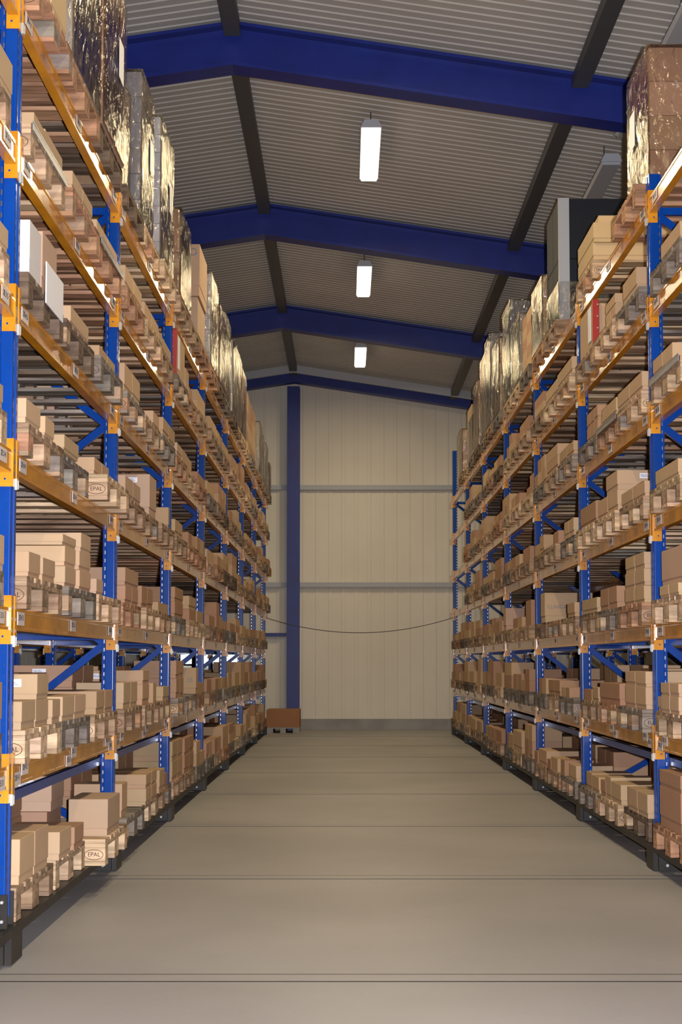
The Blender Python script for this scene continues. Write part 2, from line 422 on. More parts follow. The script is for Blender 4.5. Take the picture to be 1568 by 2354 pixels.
def build_rack(side, xf, k0, k1, label, front_levels, back_levels, plates=True, detail=True, zone='2E', ext=True):
    sg = SG[side]
    root = empty('pallet_rack', (sg*xf, YK(k0), 0)); tag(root, uniq(label), 'pallet rack')
    Yo = YK(k0)
    up_f = upright_mesh(sg, UPTOP); up_b = upright_mesh(-sg, UPTOP)
    up_ft = upright_mesh(sg, 5.04) if side == 'R' else up_f
    cf, cn, cl = {}, {}, {}
    for d in (sg, -sg): cf[d] = conn_mesh(d, True); cn[d] = conn_mesh(d, False); cl[d] = clip_mesh(d)
    br_me = []
    for (ya, yb, yc) in ((-.032, -.021, -.042), (.081, .090, .100)):
        bracket = MB().box(*sorted((-sg*.012, sg*.087)), ya, yb, 0.159, 0.30, 0)
        for zz in (.19, .27):
            for xx in (.01, .06): bracket.cyl((sg*xx, 0, zz), .007, min(yc, ya) if yc < ya else yb, max(yc, yb) if yc > yb else ya, 'y', 8, 1)
        br_me.append(bracket.mesh('foot_bracket', [M['black'], M['clip']]))
    brace_list = [(0, .22, 1, .70), (1, .70, 0, 1.385), (0, 1.385, 1, 2.07), (1, 2.07, 0, 2.75), (0, 2.75, 1, 3.43), (1, 3.43, 0, 4.08), (0, 4.11, 1, 4.11), (0, 1.435, 1, 1.435)]
    brace_me = []
    for a, za, b, zb in brace_list:
        xa, xb = (.066, DEPTH-.066) if a == 0 else (DEPTH-.066, .066)
        mb = MB(); mb.bar((sg*xa, .035, za), (sg*xb, .035, zb), .045, .028); brace_me.append(mb.mesh('brace', M['blue']))
    hous = MB().box(*sorted((-sg*.028, sg*.12)), -.015, .19, .006, .157, 0)
    hous.box(*sorted((sg*.0, sg*.10)), -.045, -.020, .01, .15, 0)
    for zz in (.04, .12): hous.cyl((sg*.05, 0, zz), .009, -.053, -.044, 'y', 8, 1)
    hous_me = hous.mesh('wheel_housing', [M['black'], M['clip']])
    wheel_me = MB().cyl((0, 0, .077), .075, *sorted((sg*.125, sg*.165)), axis='x', seg=24).cyl((0, 0, .077), .03, *sorted((sg*.121, sg*.169)), axis='x', seg=16).mesh('wheel', M['wheel'])
    for k in range(k0, k1+1):
        y = YK(k) - Yo
        tall = (k == k1 and side == 'R' and plates)
        obj('upright', up_ft if tall else up_f, root, (0, y, 0))
        obj('upright', up_b, root, (sg*DEPTH, y, 0))
        for me in brace_me: obj('brace', me, root, (0, y, 0))
        if detail:
            for me in br_me: obj('foot_bracket', me, root, (0, y, 0))
        obj('wheel_housing', hous_me, root, (0, y, 0))
        obj('wheel', wheel_me, root, (0, y+.09, 0))
    # chassis
    yA, yB = -.4 if k0 < 0 else -.1, YK(k1) - Yo + .2
    for xa, xb in ((-.027, .035), (DEPTH-.035, DEPTH+.027)):
        MB().box(*sorted((sg*xa, sg*xb)), yA, yB, .118, .158).box(*sorted((sg*(xa+.02), sg*(xb-.02))), yA, yB, .10, .118).build('chassis_beam', M['black'], root)
    for k in range(k0, k1+1):
        y = YK(k) - Yo
        MB().box(*sorted((sg*.036, sg*(DEPTH-.036))), y+.0, y+.08, .06, .157).build('cross_member', M['black'], root)
    # beams
    seg_me, tie_me = {}, {}
    def add_beam(k, lv, back):
        d = sg if not back else -sg
        ya, yb = .0860, P - .0260
        end = False
        if k == k1: yb = .80; end = True                             # short cantilever past the last frame
        key = (d, yb)
        if key not in seg_me: seg_me[key] = beam_mesh(d, ya, yb)
        bo = obj('beam', seg_me[key], root, (sg*DEPTH if back else 0, YK(k)-Yo, CONN[lv]))
        obj('connector', cn[d], bo)
        if not end:
            obj('connector', cf[d], bo, (0, P, 0))
            if not back or lv < 3: obj('locking_clip', cl[d], bo, (0, P, 0))
        return bo
    for lv in front_levels:
        for k in range(k0, k1 + (1 if (lv >= 2 and ext) else 0)):
            b = add_beam(k, lv, False)
            if plates and k < k1:
                near = (k <= 1 if side == 'L' else k <= 2)
                for j, (ly, uy) in enumerate(((.085, .235), (1.26, 1.40), (2.46, 2.60))):
                    num = (1 + 3*(k+1) + j) if side == 'L' else (3*k + j + 1)
                    if lv == 0:
                        for (yy, zz, level) in ((ly, .0605, 1), (uy, .0965, 2)) if j < 2 else ((ly, .0965, 2), (uy-.01, .0605, 1)):
                            obj('location_plate', plate_mesh(sg, '%s %d %d' % (zone, num, level) if near else None, w=.135), b, (0, yy, zz))
                    else:
                        obj('location_plate', plate_mesh(sg, '%s %d %d' % (zone, num, lv+2) if near else None, w=.135), b, (0, uy-.12 if j == 0 else uy-.06, .084))
    for lv in back_levels:
        for k in range(k0, k1 + (1 if (lv >= 2 and ext) else 0)): add_beam(k, lv, True)
    # blue tie bar just under the lowest beam
    tb = MB().box(*sorted((sg*.078, sg*.10)), .082, P-.022, .645, .69).mesh('tie_bar', M['blue'])
    for k in range(k0, k1): obj('tie_bar', tb, root, (0, YK(k)-Yo, 0))
    return root

ALLV = range(6)
build_rack('L', XF['L'], -1, 7, 'tall blue and orange pallet rack along the left side of the aisle', ALLV, ALLV, zone='2E')
build_rack('R', XF['R'], 0, 7, 'tall blue and orange pallet rack along the right side of the aisle', ALLV, ALLV, zone='2D')
build_rack('L', XF['L']+1.22, -1, 7, 'rear blue and orange rack glimpsed behind the left aisle rack', ALLV, (0, 1), plates=False, detail=False, ext=False)
build_rack('R', XF['R']+1.22, 0, 7, 'rear blue and orange rack glimpsed behind the right aisle rack', ALLV, (0, 1), plates=False, detail=False, ext=False)

# ------------------------------------------------------------------ pallets
TZ = [.160] + [c + .1555 for c in CONN]
ORD = ['first', 'second', 'third', 'fourth', 'fifth', 'sixth', 'seventh', 'eighth', 'ninth', 'tenth', 'eleventh', 'twelfth', 'thirteenth', 'fourteenth', 'fifteenth', 'sixteenth', 'seventeenth', 'eighteenth', 'nineteenth', 'twentieth', 'twenty-first', 'twenty-second', 'twenty-third', 'twenty-fourth']
TIER = ['floor tier', 'second tier', 'third tier', 'fourth tier', 'fifth tier', 'sixth tier', 'top tier']
SIDE = {'L': 'left', 'R': 'right'}
WOOD = [('pale', (.64, .49, .33)), ('pale', (.56, .41, .27)), ('brown', (.42, .30, .20)), ('brown', (.36, .255, .17)), ('grey weathered', (.32, .28, .24)), ('grey weathered', (.25, .22, .19)), ('dark brown', (.17, .125, .09)), ('reddish', (.44, .26, .16))]
rng = random.Random(11)

def near_edge(k, i):
    return YK(k) + .125 + .872*i

def slots():
    out = [('L', -1, 2)] + [('L', k, i) for k in range(7) for i in range(3)] + [('L', 7, 0)]
    out += [('R', 0, 2)] + [('R', k, i) for k in range(1, 7) for i in range(3)] + [('R', 7, 0)]
    return out
SLOTS = slots()
POS = {}
for s_ in ('L', 'R'):
    for n_, q in enumerate([q for q in SLOTS if q[0] == s_]): POS[q] = n_

# shared pallet meshes, local frame: x from the aisle end inwards (0..1.2)*d, y 0..0.8
def pallet_meshes(d):
    X = lambda a, b: sorted((d*a, d*b))
    r = random.Random(5)
    deck = MB()
    for (ya, w_) in ((0, .145), (.1885, .10), (.3275, .145), (.5115, .10), (.655, .145)):
        deck.box(*X(r.uniform(-.004, .002), 1.2), ya, ya+w_, .1222, .144)
    mes = {'deck': deck.mesh('deck', M['wood'], bevel=.0015)}
    mes['stringer'] = MB().box(*X(0, .145), 0.001, .799, .1002, .122).mesh('stringer', M['wood'], bevel=.0015)
    mes['block_corner'] = MB().box(*X(0, .145), 0, .10, .0222, .10).mesh('block', M['wood'], bevel=.003)
    mes['block_mid'] = MB().box(*X(0, .145), 0, .145, .0222, .10).mesh('block', M['wood'], bevel=.003)
    mes['skid_side'] = MB().box(*X(0, 1.2), 0, .10, 0, .022).mesh('skid_board', M['wood'], bevel=.0015)
    mes['skid_mid'] = MB().box(*X(0, 1.2), 0, .145, 0, .022).mesh('skid_board', M['wood'], bevel=.0015)
    whole = MB()
    for (ya, w_) in ((0, .145), (.1885, .10), (.3275, .145), (.5115, .10), (.655, .145)): whole.box(*X(0, 1.2), ya, ya+w_, .1222, .144)
    for xa in (0, .5275, 1.055):
        whole.box(*X(xa, xa+.145), 0, .8, .1, .122)
        for (ya, w_) in ((0, .10), (.3275, .145), (.70, .10)): whole.box(*X(xa, xa+.145), ya, ya+w_, .022, .1)
    for (ya, w_) in ((0, .10), (.3275, .145), (.70, .10)): whole.box(*X(0, 1.2), ya, ya+w_, 0, .022)
    mes['whole'] = whole.mesh('pallet', M['wood'], fixn=True); mes['_mb'] = whole
    return mes
PM = {-1: pallet_meshes(-1), 1: pallet_meshes(1)}
def mark_mesh(word):
    mb = MB(); n = 28
    for (ra, rb) in (((.052, .029), (.049, .0262)),):
        for t in range(n):
            a0, a1 = 2*math.pi*t/n, 2*math.pi*(t+1)/n; b = len(mb.v)
            for (a, rr) in ((a0, ra), (a1, ra), (a1, rb), (a0, rb)): mb.v.append((rr[0]*math.cos(a), -.0006, rr[1]*math.sin(a)))
            mb.f.append((b, b+1, b+2, b+3)); mb.m.append(0)
    mb.tmesh(text_mesh(word, .032), R_FRONT, 0)
    return mb.mesh('brand_mark', M['brand'], fixn=False)
MARK = {w_: mark_mesh(w_) for w_ in ('EPAL', 'EUR')}

def tint(c, r, a=.12):
    f = 1 + r.uniform(-a, a); return tuple(min(1, max(0, v*f*(1 + r.uniform(-.03, .03)))) for v in c)

SURF = {}    # (side,k,i,tier) -> (Xout, Ynear, ztop)
FORCE_MARK = {('L', 0, 2, 0): 'EPAL', ('L', 0, 1, 0): 'EUR', ('L', 0, 2, 3): 'EPAL', ('L', 0, 0, 5): 'EPAL', ('L', 0, 0, 6): 'EUR', ('L', 0, 0, 1): 'EPAL', ('L', 1, 0, 1): 'EUR', ('L', 0, 0, 2): 'EPAL'}
FORCE_WOOD = {('L', 0, 2, 0): 0, ('L', 0, 2, 3): 0, ('L', 0, 0, 1): 0, ('L', 0, 0, 5): 1, ('L', 0, 0, 4): 6, ('L', 0, 1, 1): 5, ('L', 0, 0, 0): 3, ('R', 1, 2, 3): 0, ('R', 1, 1, 3): 0, ('R', 0, 2, 2): 0, ('R', 0, 2, 0): 7, ('L', 1, 0, 3): 3, ('L', 1, 0, 6): 6, ('L', 0, 2, 6): 6, ('L', 0, 1, 6): 7}
FORCE_X = {('L', 0, 2, 0): 1.318, ('L', 0, 0, 0): 1.415, ('L', -1, 2, 0): 1.425, ('L', 1, 0, 0): 1.36, ('L', 0, 1, 0): 1.42, ('L', 0, 1, 3): 1.42, ('L', 0, 2, 3): 1.328, ('R', 2, 1, 2): 1.88}
EMPTY_SLOT = {('R', 6, 0, 5), ('R', 6, 1, 5), ('R', 6, 2, 5), ('R', 6, 0, 4), ('R', 6, 1, 4), ('R', 6, 2, 4), ('R', 6, 0, 3), ('R', 6, 1, 3), ('R', 6, 2, 3), ('R', 1, 1, 6), ('R', 2, 0, 6), ('R', 0, 2, 6), ('R', 6, 1, 6), ('R', 6, 2, 6)}
npal = 0
for q in SLOTS:
    side, k, i = q; sg = SG[side]
    for tier in range(7):
        key = (side, k, i, tier)
        if k == 7 and (tier < 3 or side == 'R'): continue
        if key in EMPTY_SLOT: continue
        r = random.Random((POS[q]*7 + tier)*2 + (side == 'L') + 77)
        xo = FORCE_X.get(key, XF[side] - (r.uniform(.025, .06) if k >= 0 else .004))
        yn = near_edge(k, i) + r.uniform(-.012, .012); z = TZ[tier]
        if k == 7: yn = YK(7) + .12
        wn, wc = WOOD[FORCE_WOOD.get(key, r.choice([0, 1, 1, 2, 2, 3, 3, 4, 5, 5, 6, 7]))]
        lbl = uniq('%s wooden pallet, %s from the camera, %s of the %s rack' % (wn, ORD[POS[q]], TIER[tier], SIDE[side]))
        grp = 'wooden pallets on the %s rack' % SIDE[side]
        pm = PM[sg]; SURF[key] = (xo, yn, z + .144); npal += 1
        if yn > 12.9:
            t = obj('pallet', pm['whole'], None, (sg*xo, yn, z), tint(wc, r)); tag(t, lbl, 'pallet', grp); continue
        t = empty('pallet', (sg*xo, yn, z)); tag(t, lbl, 'pallet', grp)
        obj('deck', pm['deck'], t, col=tint(wc, r))
        for xa in (0, .5275, 1.055): obj('stringer', pm['stringer'], t, (sg*xa, 0, 0), tint(wc, r))
        mk = FORCE_MARK.get(key, r.choice(['EPAL', 'EUR', None, 'EPAL', None]))
        for a, xa in enumerate((0, .5275, 1.055)):
            for b, (ya, nm) in enumerate(((0, 'block_corner'), (.3275, 'block_mid'), (.70, 'block_corner'))):
                c2 = WOOD[r.choice([0, 1, 2, 3, 4, 7])][1] if r.random() < .35 else wc
                if key in FORCE_WOOD: c2 = wc
                bo = obj('block', pm[nm], t, (sg*xa, ya, 0), tint(c2, r, .2))
                if a == 0 and b == 0 and mk: obj('brand_mark', MARK[mk], bo, (sg*.062, -.0005, .061))
        for (ya, nm) in ((0, 'skid_side'), (.3275, 'skid_mid'), (.70, 'skid_side')): obj('skid_board', pm[nm], t, (0, ya, 0), tint(wc, r, .2))
print('pallets', npal)
# pallets of the rear rows, far too many and hidden to single out
mb = MB()
for side in ('L', 'R'):
    sg = SG[side]
    for k in range(-1 if side == 'L' else 0, 7):
        for i in range(3):
            for tier in range(0, 4):
                src = PM[sg]['_mb']; x = XF[side] + 1.24; y = near_edge(k, i); z = TZ[tier]; n = len(mb.v)
                mb.v += [(a + sg*x, b + y, c_ + z) for a, b, c_ in src.v]; mb.f += [tuple(n+j for j in f_) for f_ in src.f]; mb.m += src.m
tag(mb.build('pallets', M['far_wood'], fixn=False), 'rear rows of wooden pallets behind the two aisle racks', 'pallet', kind='stuff')

# ------------------------------------------------------------------ boxes
# side, tier, outer x, near y, length y, width x, z offset, height, tone, pieces along y, flag : sizes measured in metres
BOXES = [
    ('L', 0, 1.42, 6.41, 0.62, 0.45, 0, 0.197, 't', 2, ''), ('L', 0, 1.4, 7.14, 0.3, 0.3, 0, 0.138, 't', 1, ''),
    ('L', 0, 1.4, 7.59, 0.26, 0.35, 0, 0.118, 'b', 1, ''), ('L', 0, 1.33, 8.21, 0.43, 0.22, 0, 0.204, 'p', 1, ''),
    ('L', 1, 1.4, 6.32, 0.57, 0.4, 0, 0.123, 't', 2, ''), ('L', 1, 1.4, 6.63, 0.25, 0.25, 0.115, 0.115, 't', 1, 'l'),
    ('L', 1, 1.4, 7.23, 0.65, 0.4, 0, 0.123, 't', 2, ''), ('L', 1, 1.4, 8.21, 0.58, 0.4, 0, 0.13, 't', 2, 'l'),
    ('L', 2, 1.4, 6.42, 0.24, 0.3, 0, 0.113, 't', 1, ''), ('L', 2, 1.4, 6.72, 0.28, 0.3, 0, 0.108, 't', 1, ''),
    ('L', 2, 1.4, 7.24, 0.29, 0.35, 0.095, 0.099, 't', 1, ''), ('L', 2, 1.4, 7.25, 0.29, 0.35, 0, 0.104, 't', 1, ''),
    ('L', 2, 1.4, 7.18, 0.35, 0.5, 0.19, 0.054, 't', 1, ''), ('L', 2, 1.4, 7.64, 0.33, 0.35, 0.1, 0.098, 't', 1, ''),
    ('L', 2, 1.4, 7.65, 0.33, 0.35, 0, 0.11, 't', 1, ''), ('L', 2, 1.4, 7.68, 0.29, 0.45, 0.2, 0.099, 't', 1, ''),
    ('L', 2, 1.4, 8.17, 0.22, 0.25, 0, 0.093, 'p', 1, ''), ('L', 3, 1.4, 6.26, 0.3, 0.35, 0, 0.108, 't', 1, ''),
    ('L', 3, 1.4, 6.73, 0.21, 0.25, 0, 0.098, 't', 1, ''), ('L', 3, 1.4, 7.01, 0.39, 0.4, 0, 0.084, 't', 1, ''),
    ('L', 3, 1.4, 7.91, 0.5, 0.35, 0, 0.094, 't', 2, 'l'), ('L', 4, 1.4, 7.32, 0.51, 0.35, 0, 0.096, 't', 1, ''),
    ('L', 4, 1.4, 8.18, 0.57, 0.35, 0, 0.081, 't', 2, ''), ('L', 4, 1.4, 6.35, 0.24, 0.3, 0, 0.241, 'w', 1, ''),
    ('L', 5, 1.4, 6.4, 0.26, 0.35, 0, 0.078, 't', 1, ''), ('L', 5, 1.4, 7.96, 0.74, 0.35, 0, 0.1, 't', 2, ''),
    ('L', 0, 1.4, 9.18, 0.22, 0.3, 0, 0.208, 't', 1, ''), ('L', 0, 1.36, 9.74, 0.57, 0.45, 0.095, 0.096, 't', 2, ''),
    ('L', 0, 1.36, 9.74, 0.57, 0.45, 0, 0.108, 't', 2, ''), ('L', 0, 1.38, 10.8, 0.31, 0.3, 0, 0.168, 't', 1, ''),
    ('L', 1, 1.4, 9.21, 0.61, 0.3, 0, 0.165, 't', 2, ''), ('L', 1, 1.4, 10.07, 0.33, 0.2, 0, 0.141, 't', 1, ''),
    ('L', 1, 1.4, 10.09, 0.31, 0.6, 0.14, 0.096, 't', 1, 'l'), ('L', 1, 1.4, 10.62, 0.17, 0.15, 0, 0.143, 'p', 1, ''),
    ('L', 1, 1.4, 11.2, 0.36, 0.3, 0, 0.107, 't', 1, ''), ('L', 2, 1.4, 9.23, 0.58, 0.35, 0.11, 0.113, 'b', 1, ''),
    ('L', 2, 1.4, 9.24, 0.58, 0.35, 0, 0.113, 'b', 2, ''), ('L', 2, 1.4, 9.97, 0.58, 0.25, 0, 0.149, 'b', 2, ''),
    ('L', 2, 1.4, 10.77, 0.6, 0.3, 0, 0.074, 't', 1, ''), ('L', 3, 1.4, 10.34, 0.36, 0.28, 0, 0.293, 'p', 1, 'l'),
    ('L', 3, 1.4, 11.44, 0.08, 0.3, 0, 0.174, 't', 1, ''), ('L', 4, 1.4, 9.03, 0.7, 0.35, 0, 0.175, 't', 2, ''),
    ('L', 4, 1.4, 10.5, 0.57, 0.3, 0, 0.11, 't', 1, ''), ('L', 5, 1.4, 9.04, 0.75, 0.35, 0, 0.132, 't', 2, ''),
    ('L', 5, 1.4, 9.95, 0.76, 0.35, 0, 0.119, 't', 2, ''), ('L', 1, 1.4, 12.05, 0.55, 0.35, 0.12, 0.144, 'b', 2, ''),
    ('L', 1, 1.4, 12.06, 0.55, 0.35, 0, 0.162, 'b', 2, ''), ('L', 1, 1.4, 13.62, 0.2, 0.3, 0, 0.244, 't', 1, 'SS'),
    ('L', 2, 1.4, 13.01, 0.85, 0.33, 0.1, 0.117, 't', 1, ''), ('L', 2, 1.4, 13.02, 0.85, 0.33, 0, 0.101, 't', 1, ''),
    ('L', 3, 1.4, 13.54, 0.66, 0.3, 0, 0.137, 't', 2, ''), ('R', 1, 1.87, 9.63, 0.76, 0.3, 0, 0.147, 'b', 1, ''),
    ('R', 1, 1.87, 8.94, 0.67, 0.4, 0.1, 0.096, 't', 2, ''), ('R', 1, 1.87, 8.94, 0.67, 0.4, 0, 0.139, 't', 2, ''),
    ('R', 1, 1.87, 10.12, 0.51, 0.33, 0, 0.154, 'b', 2, 'l'), ('R', 1, 1.9, 11.01, 0.25, 0.3, 0, 0.105, 't', 1, ''),
    ('R', 1, 1.87, 12.23, 0.44, 0.27, 0, 0.08, 'b', 2, 'l'), ('R', 1, 1.87, 12.67, 0.7, 0.45, 0, 0.136, 'b', 2, ''),
    ('R', 1, 1.87, 13.57, 0.49, 0.3, 0, 0.142, 't', 2, ''), ('R', 1, 1.85, 8.13, 0.47, 0.35, 0.09, 0.073, 't', 2, ''),
    ('R', 1, 1.85, 8.13, 0.47, 0.35, 0, 0.1, 't', 2, ''), ('R', 0, 1.87, 11.13, 0.28, 0.3, 0, 0.126, 't', 1, ''),
    ('R', 0, 1.87, 10.7, 0.3, 0.3, 0, 0.118, 't', 1, ''), ('R', 0, 1.87, 10.26, 0.29, 0.3, 0, 0.156, 't', 1, ''),
    ('R', 0, 1.87, 9.85, 0.37, 0.35, 0, 0.135, 't', 1, ''), ('R', 0, 1.87, 9.04, 0.64, 0.3, 0, 0.148, 't', 2, ''),
    ('R', 0, 2.15, 10.78, 0.38, 0.35, 0.12, 0.138, 'b', 1, 'l'), ('R', 0, 1.87, 13.56, 0.55, 0.35, 0, 0.142, 't', 1, ''),
    ('R', 0, 1.87, 12.95, 0.37, 0.3, 0, 0.116, 't', 1, ''), ('R', 0, 1.87, 12.54, 0.33, 0.25, 0, 0.131, 't', 1, ''),
    ('R', 0, 1.87, 11.79, 0.36, 0.3, 0, 0.127, 't', 1, ''), ('R', 0, 1.87, 14.54, 0.59, 0.3, 0.17, 0.182, 'b', 2, ''),
    ('R', 0, 1.87, 14.55, 0.59, 0.3, 0, 0.178, 'b', 2, ''), ('R', 0, 1.87, 15.4, 0.79, 0.3, 0, 0.225, 't', 1, ''),
    ('R', 2, 1.87, 9.11, 0.62, 0.4, 0.21, 0.103, 't', 2, 'l'), ('R', 2, 1.87, 9.12, 0.63, 0.4, 0.105, 0.106, 't', 2, 'l'),
    ('R', 2, 1.87, 9.13, 0.63, 0.4, 0, 0.106, 't', 2, 'l'), ('R', 2, 1.87, 10.05, 0.65, 0.3, 0, 0.153, 'b', 2, 'l'),
    ('R', 2, 1.87, 10.85, 0.68, 0.3, 0, 0.11, 't', 1, ''), ('R', 2, 1.87, 11.71, 0.38, 0.3, 0, 0.115, 't', 1, ''),
    ('R', 2, 1.87, 13.69, 0.29, 0.45, 0, 0.278, 't', 1, 'CLINIC&'), ('R', 2, 1.87, 14.67, 0.42, 0.12, 0, 0.258, 'w', 1, ''),
    ('R', 2, 1.87, 17.03, 0.33, 0.32, 0, 0.259, 'p', 1, ''), ('R', 2, 1.85, 8.1, 0.49, 0.35, 0, 0.068, 't', 2, ''),
    ('R', 3, 1.87, 9.78, 0.43, 0.35, 0.13, 0.136, 't', 1, 'l'), ('R', 3, 1.87, 9.79, 0.78, 0.35, 0, 0.14, 't', 2, ''),
    ('R', 3, 1.87, 10.8, 0.71, 0.3, 0, 0.164, 'b', 1, ''), ('R', 3, 1.87, 11.63, 0.52, 0.3, 0, 0.142, 't', 2, ''),
    ('R', 3, 1.87, 12.77, 0.27, 0.3, 0, 0.114, 't', 1, ''), ('R', 3, 1.87, 13.73, 0.28, 0.4, 0, 0.16, 't', 1, 'l'),
    ('R', 4, 1.87, 8.86, 0.83, 0.45, 0, 0.119, 't', 2, ''), ('R', 4, 1.87, 9.79, 0.55, 0.35, 0, 0.117, 't', 1, ''),
    ('R', 4, 1.87, 12.44, 0.68, 0.4, 0.1, 0.097, 't', 1, ''), ('R', 4, 1.87, 12.45, 0.68, 0.4, 0, 0.119, 't', 1, ''),
    ('R', 4, 1.87, 13.31, 0.32, 0.3, 0, 0.091, 't', 1, ''), ('R', 4, 1.87, 8.25, 0.54, 0.5, 0, 0.113, 't', 2, ''),
    ('R', 5, 1.87, 8.83, 0.37, 0.7, 0, 0.148, 't', 1, 'o'), ('R', 5, 1.87, 9.24, 0.46, 0.5, 0, 0.154, 't', 1, ''),
    ('R', 5, 1.87, 9.98, 0.37, 0.4, 0.09, 0.083, 't', 1, ''), ('R', 5, 1.87, 9.98, 0.37, 0.4, 0, 0.089, 't', 2, ''),
    ('R', 5, 1.87, 11.65, 0.85, 0.4, 0, 0.143, 't', 1, ''), ('R', 5, 1.87, 12.53, 0.72, 0.4, 0, 0.123, 't', 2, ''),
    ('L', 4, 1.40, 6.62, .33, .42, 0, .27, 'p', 1, ''),
    ('L', 5, 1.425, 5.5, .60, .4, 0, .16, 't', 1, ''), ('L', 4, 1.425, 5.5, .55, .4, 0, .10, 't', 1, ''), ('L', 3, 1.425, 5.4, .6, .4, 0, .10, 't', 1, ''),
    ('L', 1, 1.425, 5.45, .62, .4, 0, .21, 'b', 2, ''), ('L', 2, 1.425, 5.4, .66, .4, 0, .15, 't', 1, ''),
    # flapped box and its neighbours on the floor tier, second row
    ('L', 0, 1.66, 8.16, .40, .42, 0, .138, 'b', 1, ''), ('L', 0, 2.09, 8.16, .40, .45, 0, .138, 'b', 1, ''), ('L', 0, 1.64, 8.18, .36, .30, .14, .20, 'p', 1, 'l'),
    ('R', 2, 1.90, 8.15, .6, .75, .07, .22, 'p', 1, 'l'),
    ('R', 3, 1.87, 8.15, .6, .6, 0, .10, 't', 1, ''), ('R', 0, 1.87, 8.2, .55, .40, 0, .235, 'b', 1, ''), ('R', 0, 1.87, 8.2, .55, .40, .235, .23, 'b', 1, ''),
    ('R', 1, 2.24, 11.0, .5, .5, 0, .13, 'b', 1, ''), ('R', 1, 2.24, 11.0, .5, .5, .13, .14, 'b', 1, ''),
    ('R', 1, 2.22, 11.95, .6, .5, 0, .12, 'b', 2, ''), ('R', 1, 2.22, 11.95, .6, .5, .12, .15, 'b', 2, ''),
    ('R', 1, 2.34, 12.85, .6, .5, 0, .12, 'b', 2, ''), ('R', 1, 2.34, 12.85, .6, .5, .12, .15, 'b', 2, ''),
    ('R', 5, 1.90, 8.15, .5, .5, 0, .12, 't', 1, ''),
    # loose stacks on the top tier
    ('L', 6, 1.40, 6.36, .36, .40, 0, .30, 'k', 1, ''), ('L', 6, 1.40, 6.75, .36, .40, 0, .30, 'k', 1, ''), ('L', 6, 1.38, 6.34, .40, .5, .3, .32, 'k', 1, ''), ('L', 6, 1.38, 6.76, .38, .5, .3, .32, 'k', 1, ''),
    ('L', 6, 1.42, 13.78, .70, .42, 0, .45, 'p', 1, ''), ('L', 6, 1.40, 13.74, .74, .44, .45, .50, 'p', 1, 'recycle'),
    ('R', 6, 1.88, 10.90, .72, .95, 0, .135, 'k', 1, ''), ('R', 6, 1.88, 10.88, .74, .97, .135, .15, 'k', 1, ''), ('R', 6, 1.94, 11.0, .6, .85, .29, .09, 'k', 1, ''),
]
for n_ in range(5): BOXES.append(('R', 6, 1.90, 14.74, .76, .55, .123*n_, .121, 'k', 2, ''))
for n_ in range(6): BOXES.append(('L', 6, 1.42, 20.34, .74, .9, .14*n_, .138, 'k', 2, ''))
for n_ in range(6): BOXES.append(('R', 6, 1.92, 22.05, .74, .9, .15*n_, .148, 'b', 1, 'l'))
for yb in (21.2, 22.07):
    for n_ in range(4): BOXES.append(('L', 6, 1.43, yb, .74, .9, .21*n_, .208, 'w', 1, ''))

TONE = {'t': ('tan', [(.50, .345, .205), (.54, .375, .23), (.47, .32, .19)]), 'b': ('brown', [(.42, .25, .155), (.46, .28, .18), (.40, .235, .14)]),
        'p': ('pinkish tan', [(.54, .375, .265), (.51, .35, .24)]), 'w': ('white', [(.72, .70, .68), (.66, .64, .63)]), 'k': ('yellowish', [(.58, .42, .22), (.55, .39, .20)])}

placed = {}      # slot key -> list of dict
def slot_of(side, y, tier):
    k = max(-1 if side == 'L' else 0, min(7, int(math.floor((y - 6.2 - .02)/P))))
    i = max(0, min(2, int((y - near_edge(k, 0) + .03)//.872)))
    return (side, k, i, tier)
def put(key, xo, y, dy, dx, zoff, h, tone, flag, row, slack=.03):
    if key not in SURF: return
    X0, yn, zs = SURF[key]
    y = max(y, yn - slack + .02, YK(key[1]) + .096 if key[1] < 7 else y); y2 = min(y + dy, yn + .8 + slack, YK(key[1]+1) - .036)
    if y2 - y < .06: return
    L_ = placed.setdefault(key, [])
    xo2 = xo + dx
    # never run into a neighbour of the same layer
    base = zs + .0005
    if zoff > 0:
        for b in L_:
            if b['y0'] < y2 - .02 and b['y1'] > y + .02 and b['x0'] < xo2 - .02 and b['x1'] > xo + .02: base = max(base, b['z1'] + .0008)
    else:
        for b in L_:
            if b['z0'] < zs + .01 and b['x0'] < xo2 and b['x1'] > xo:
                if b['y0'] <= y < b['y1']: y = b['y1'] + .004
                if y < b['y0'] < y2: y2 = b['y0'] - .004
        if y2 - y < .06: return
    lim = (TZ[key[3]+1] - .155 + .055 if key[3] < 6 else 9) - .012
    if key[3] == 0: lim = .638                                     # the blue tie bar runs above the floor tier
    h = min(h, lim - base)
    if h < .04: return
    L_.append(dict(x0=xo, x1=xo2, y0=y, y1=y2, z0=base, z1=base+h, tone=tone, flag=flag, row=row, key=key))

for (side, tier, xo, y, dy, dx, zo, h, tone, n_, flag) in sorted(BOXES, key=lambda b: (b[6] > 0, b[6], b[3])):
    key = slot_of(side, y + dy/2, tier)
    if key not in SURF: print('no pallet for box', side, tier, y); continue
    yn = SURF[key][1]
    y = max(y, yn - .01); dy = min(dy, yn + .82 - y)
    for j in range(n_):
        g = .010 if n_ > 1 else 0
        put(key, xo, y + j*dy/n_, dy/n_ - g, dx, zo, h, tone, flag if (j == 0 or flag == 'l') else '', 'outer' if xo < XF[side] + .15 else 'second')

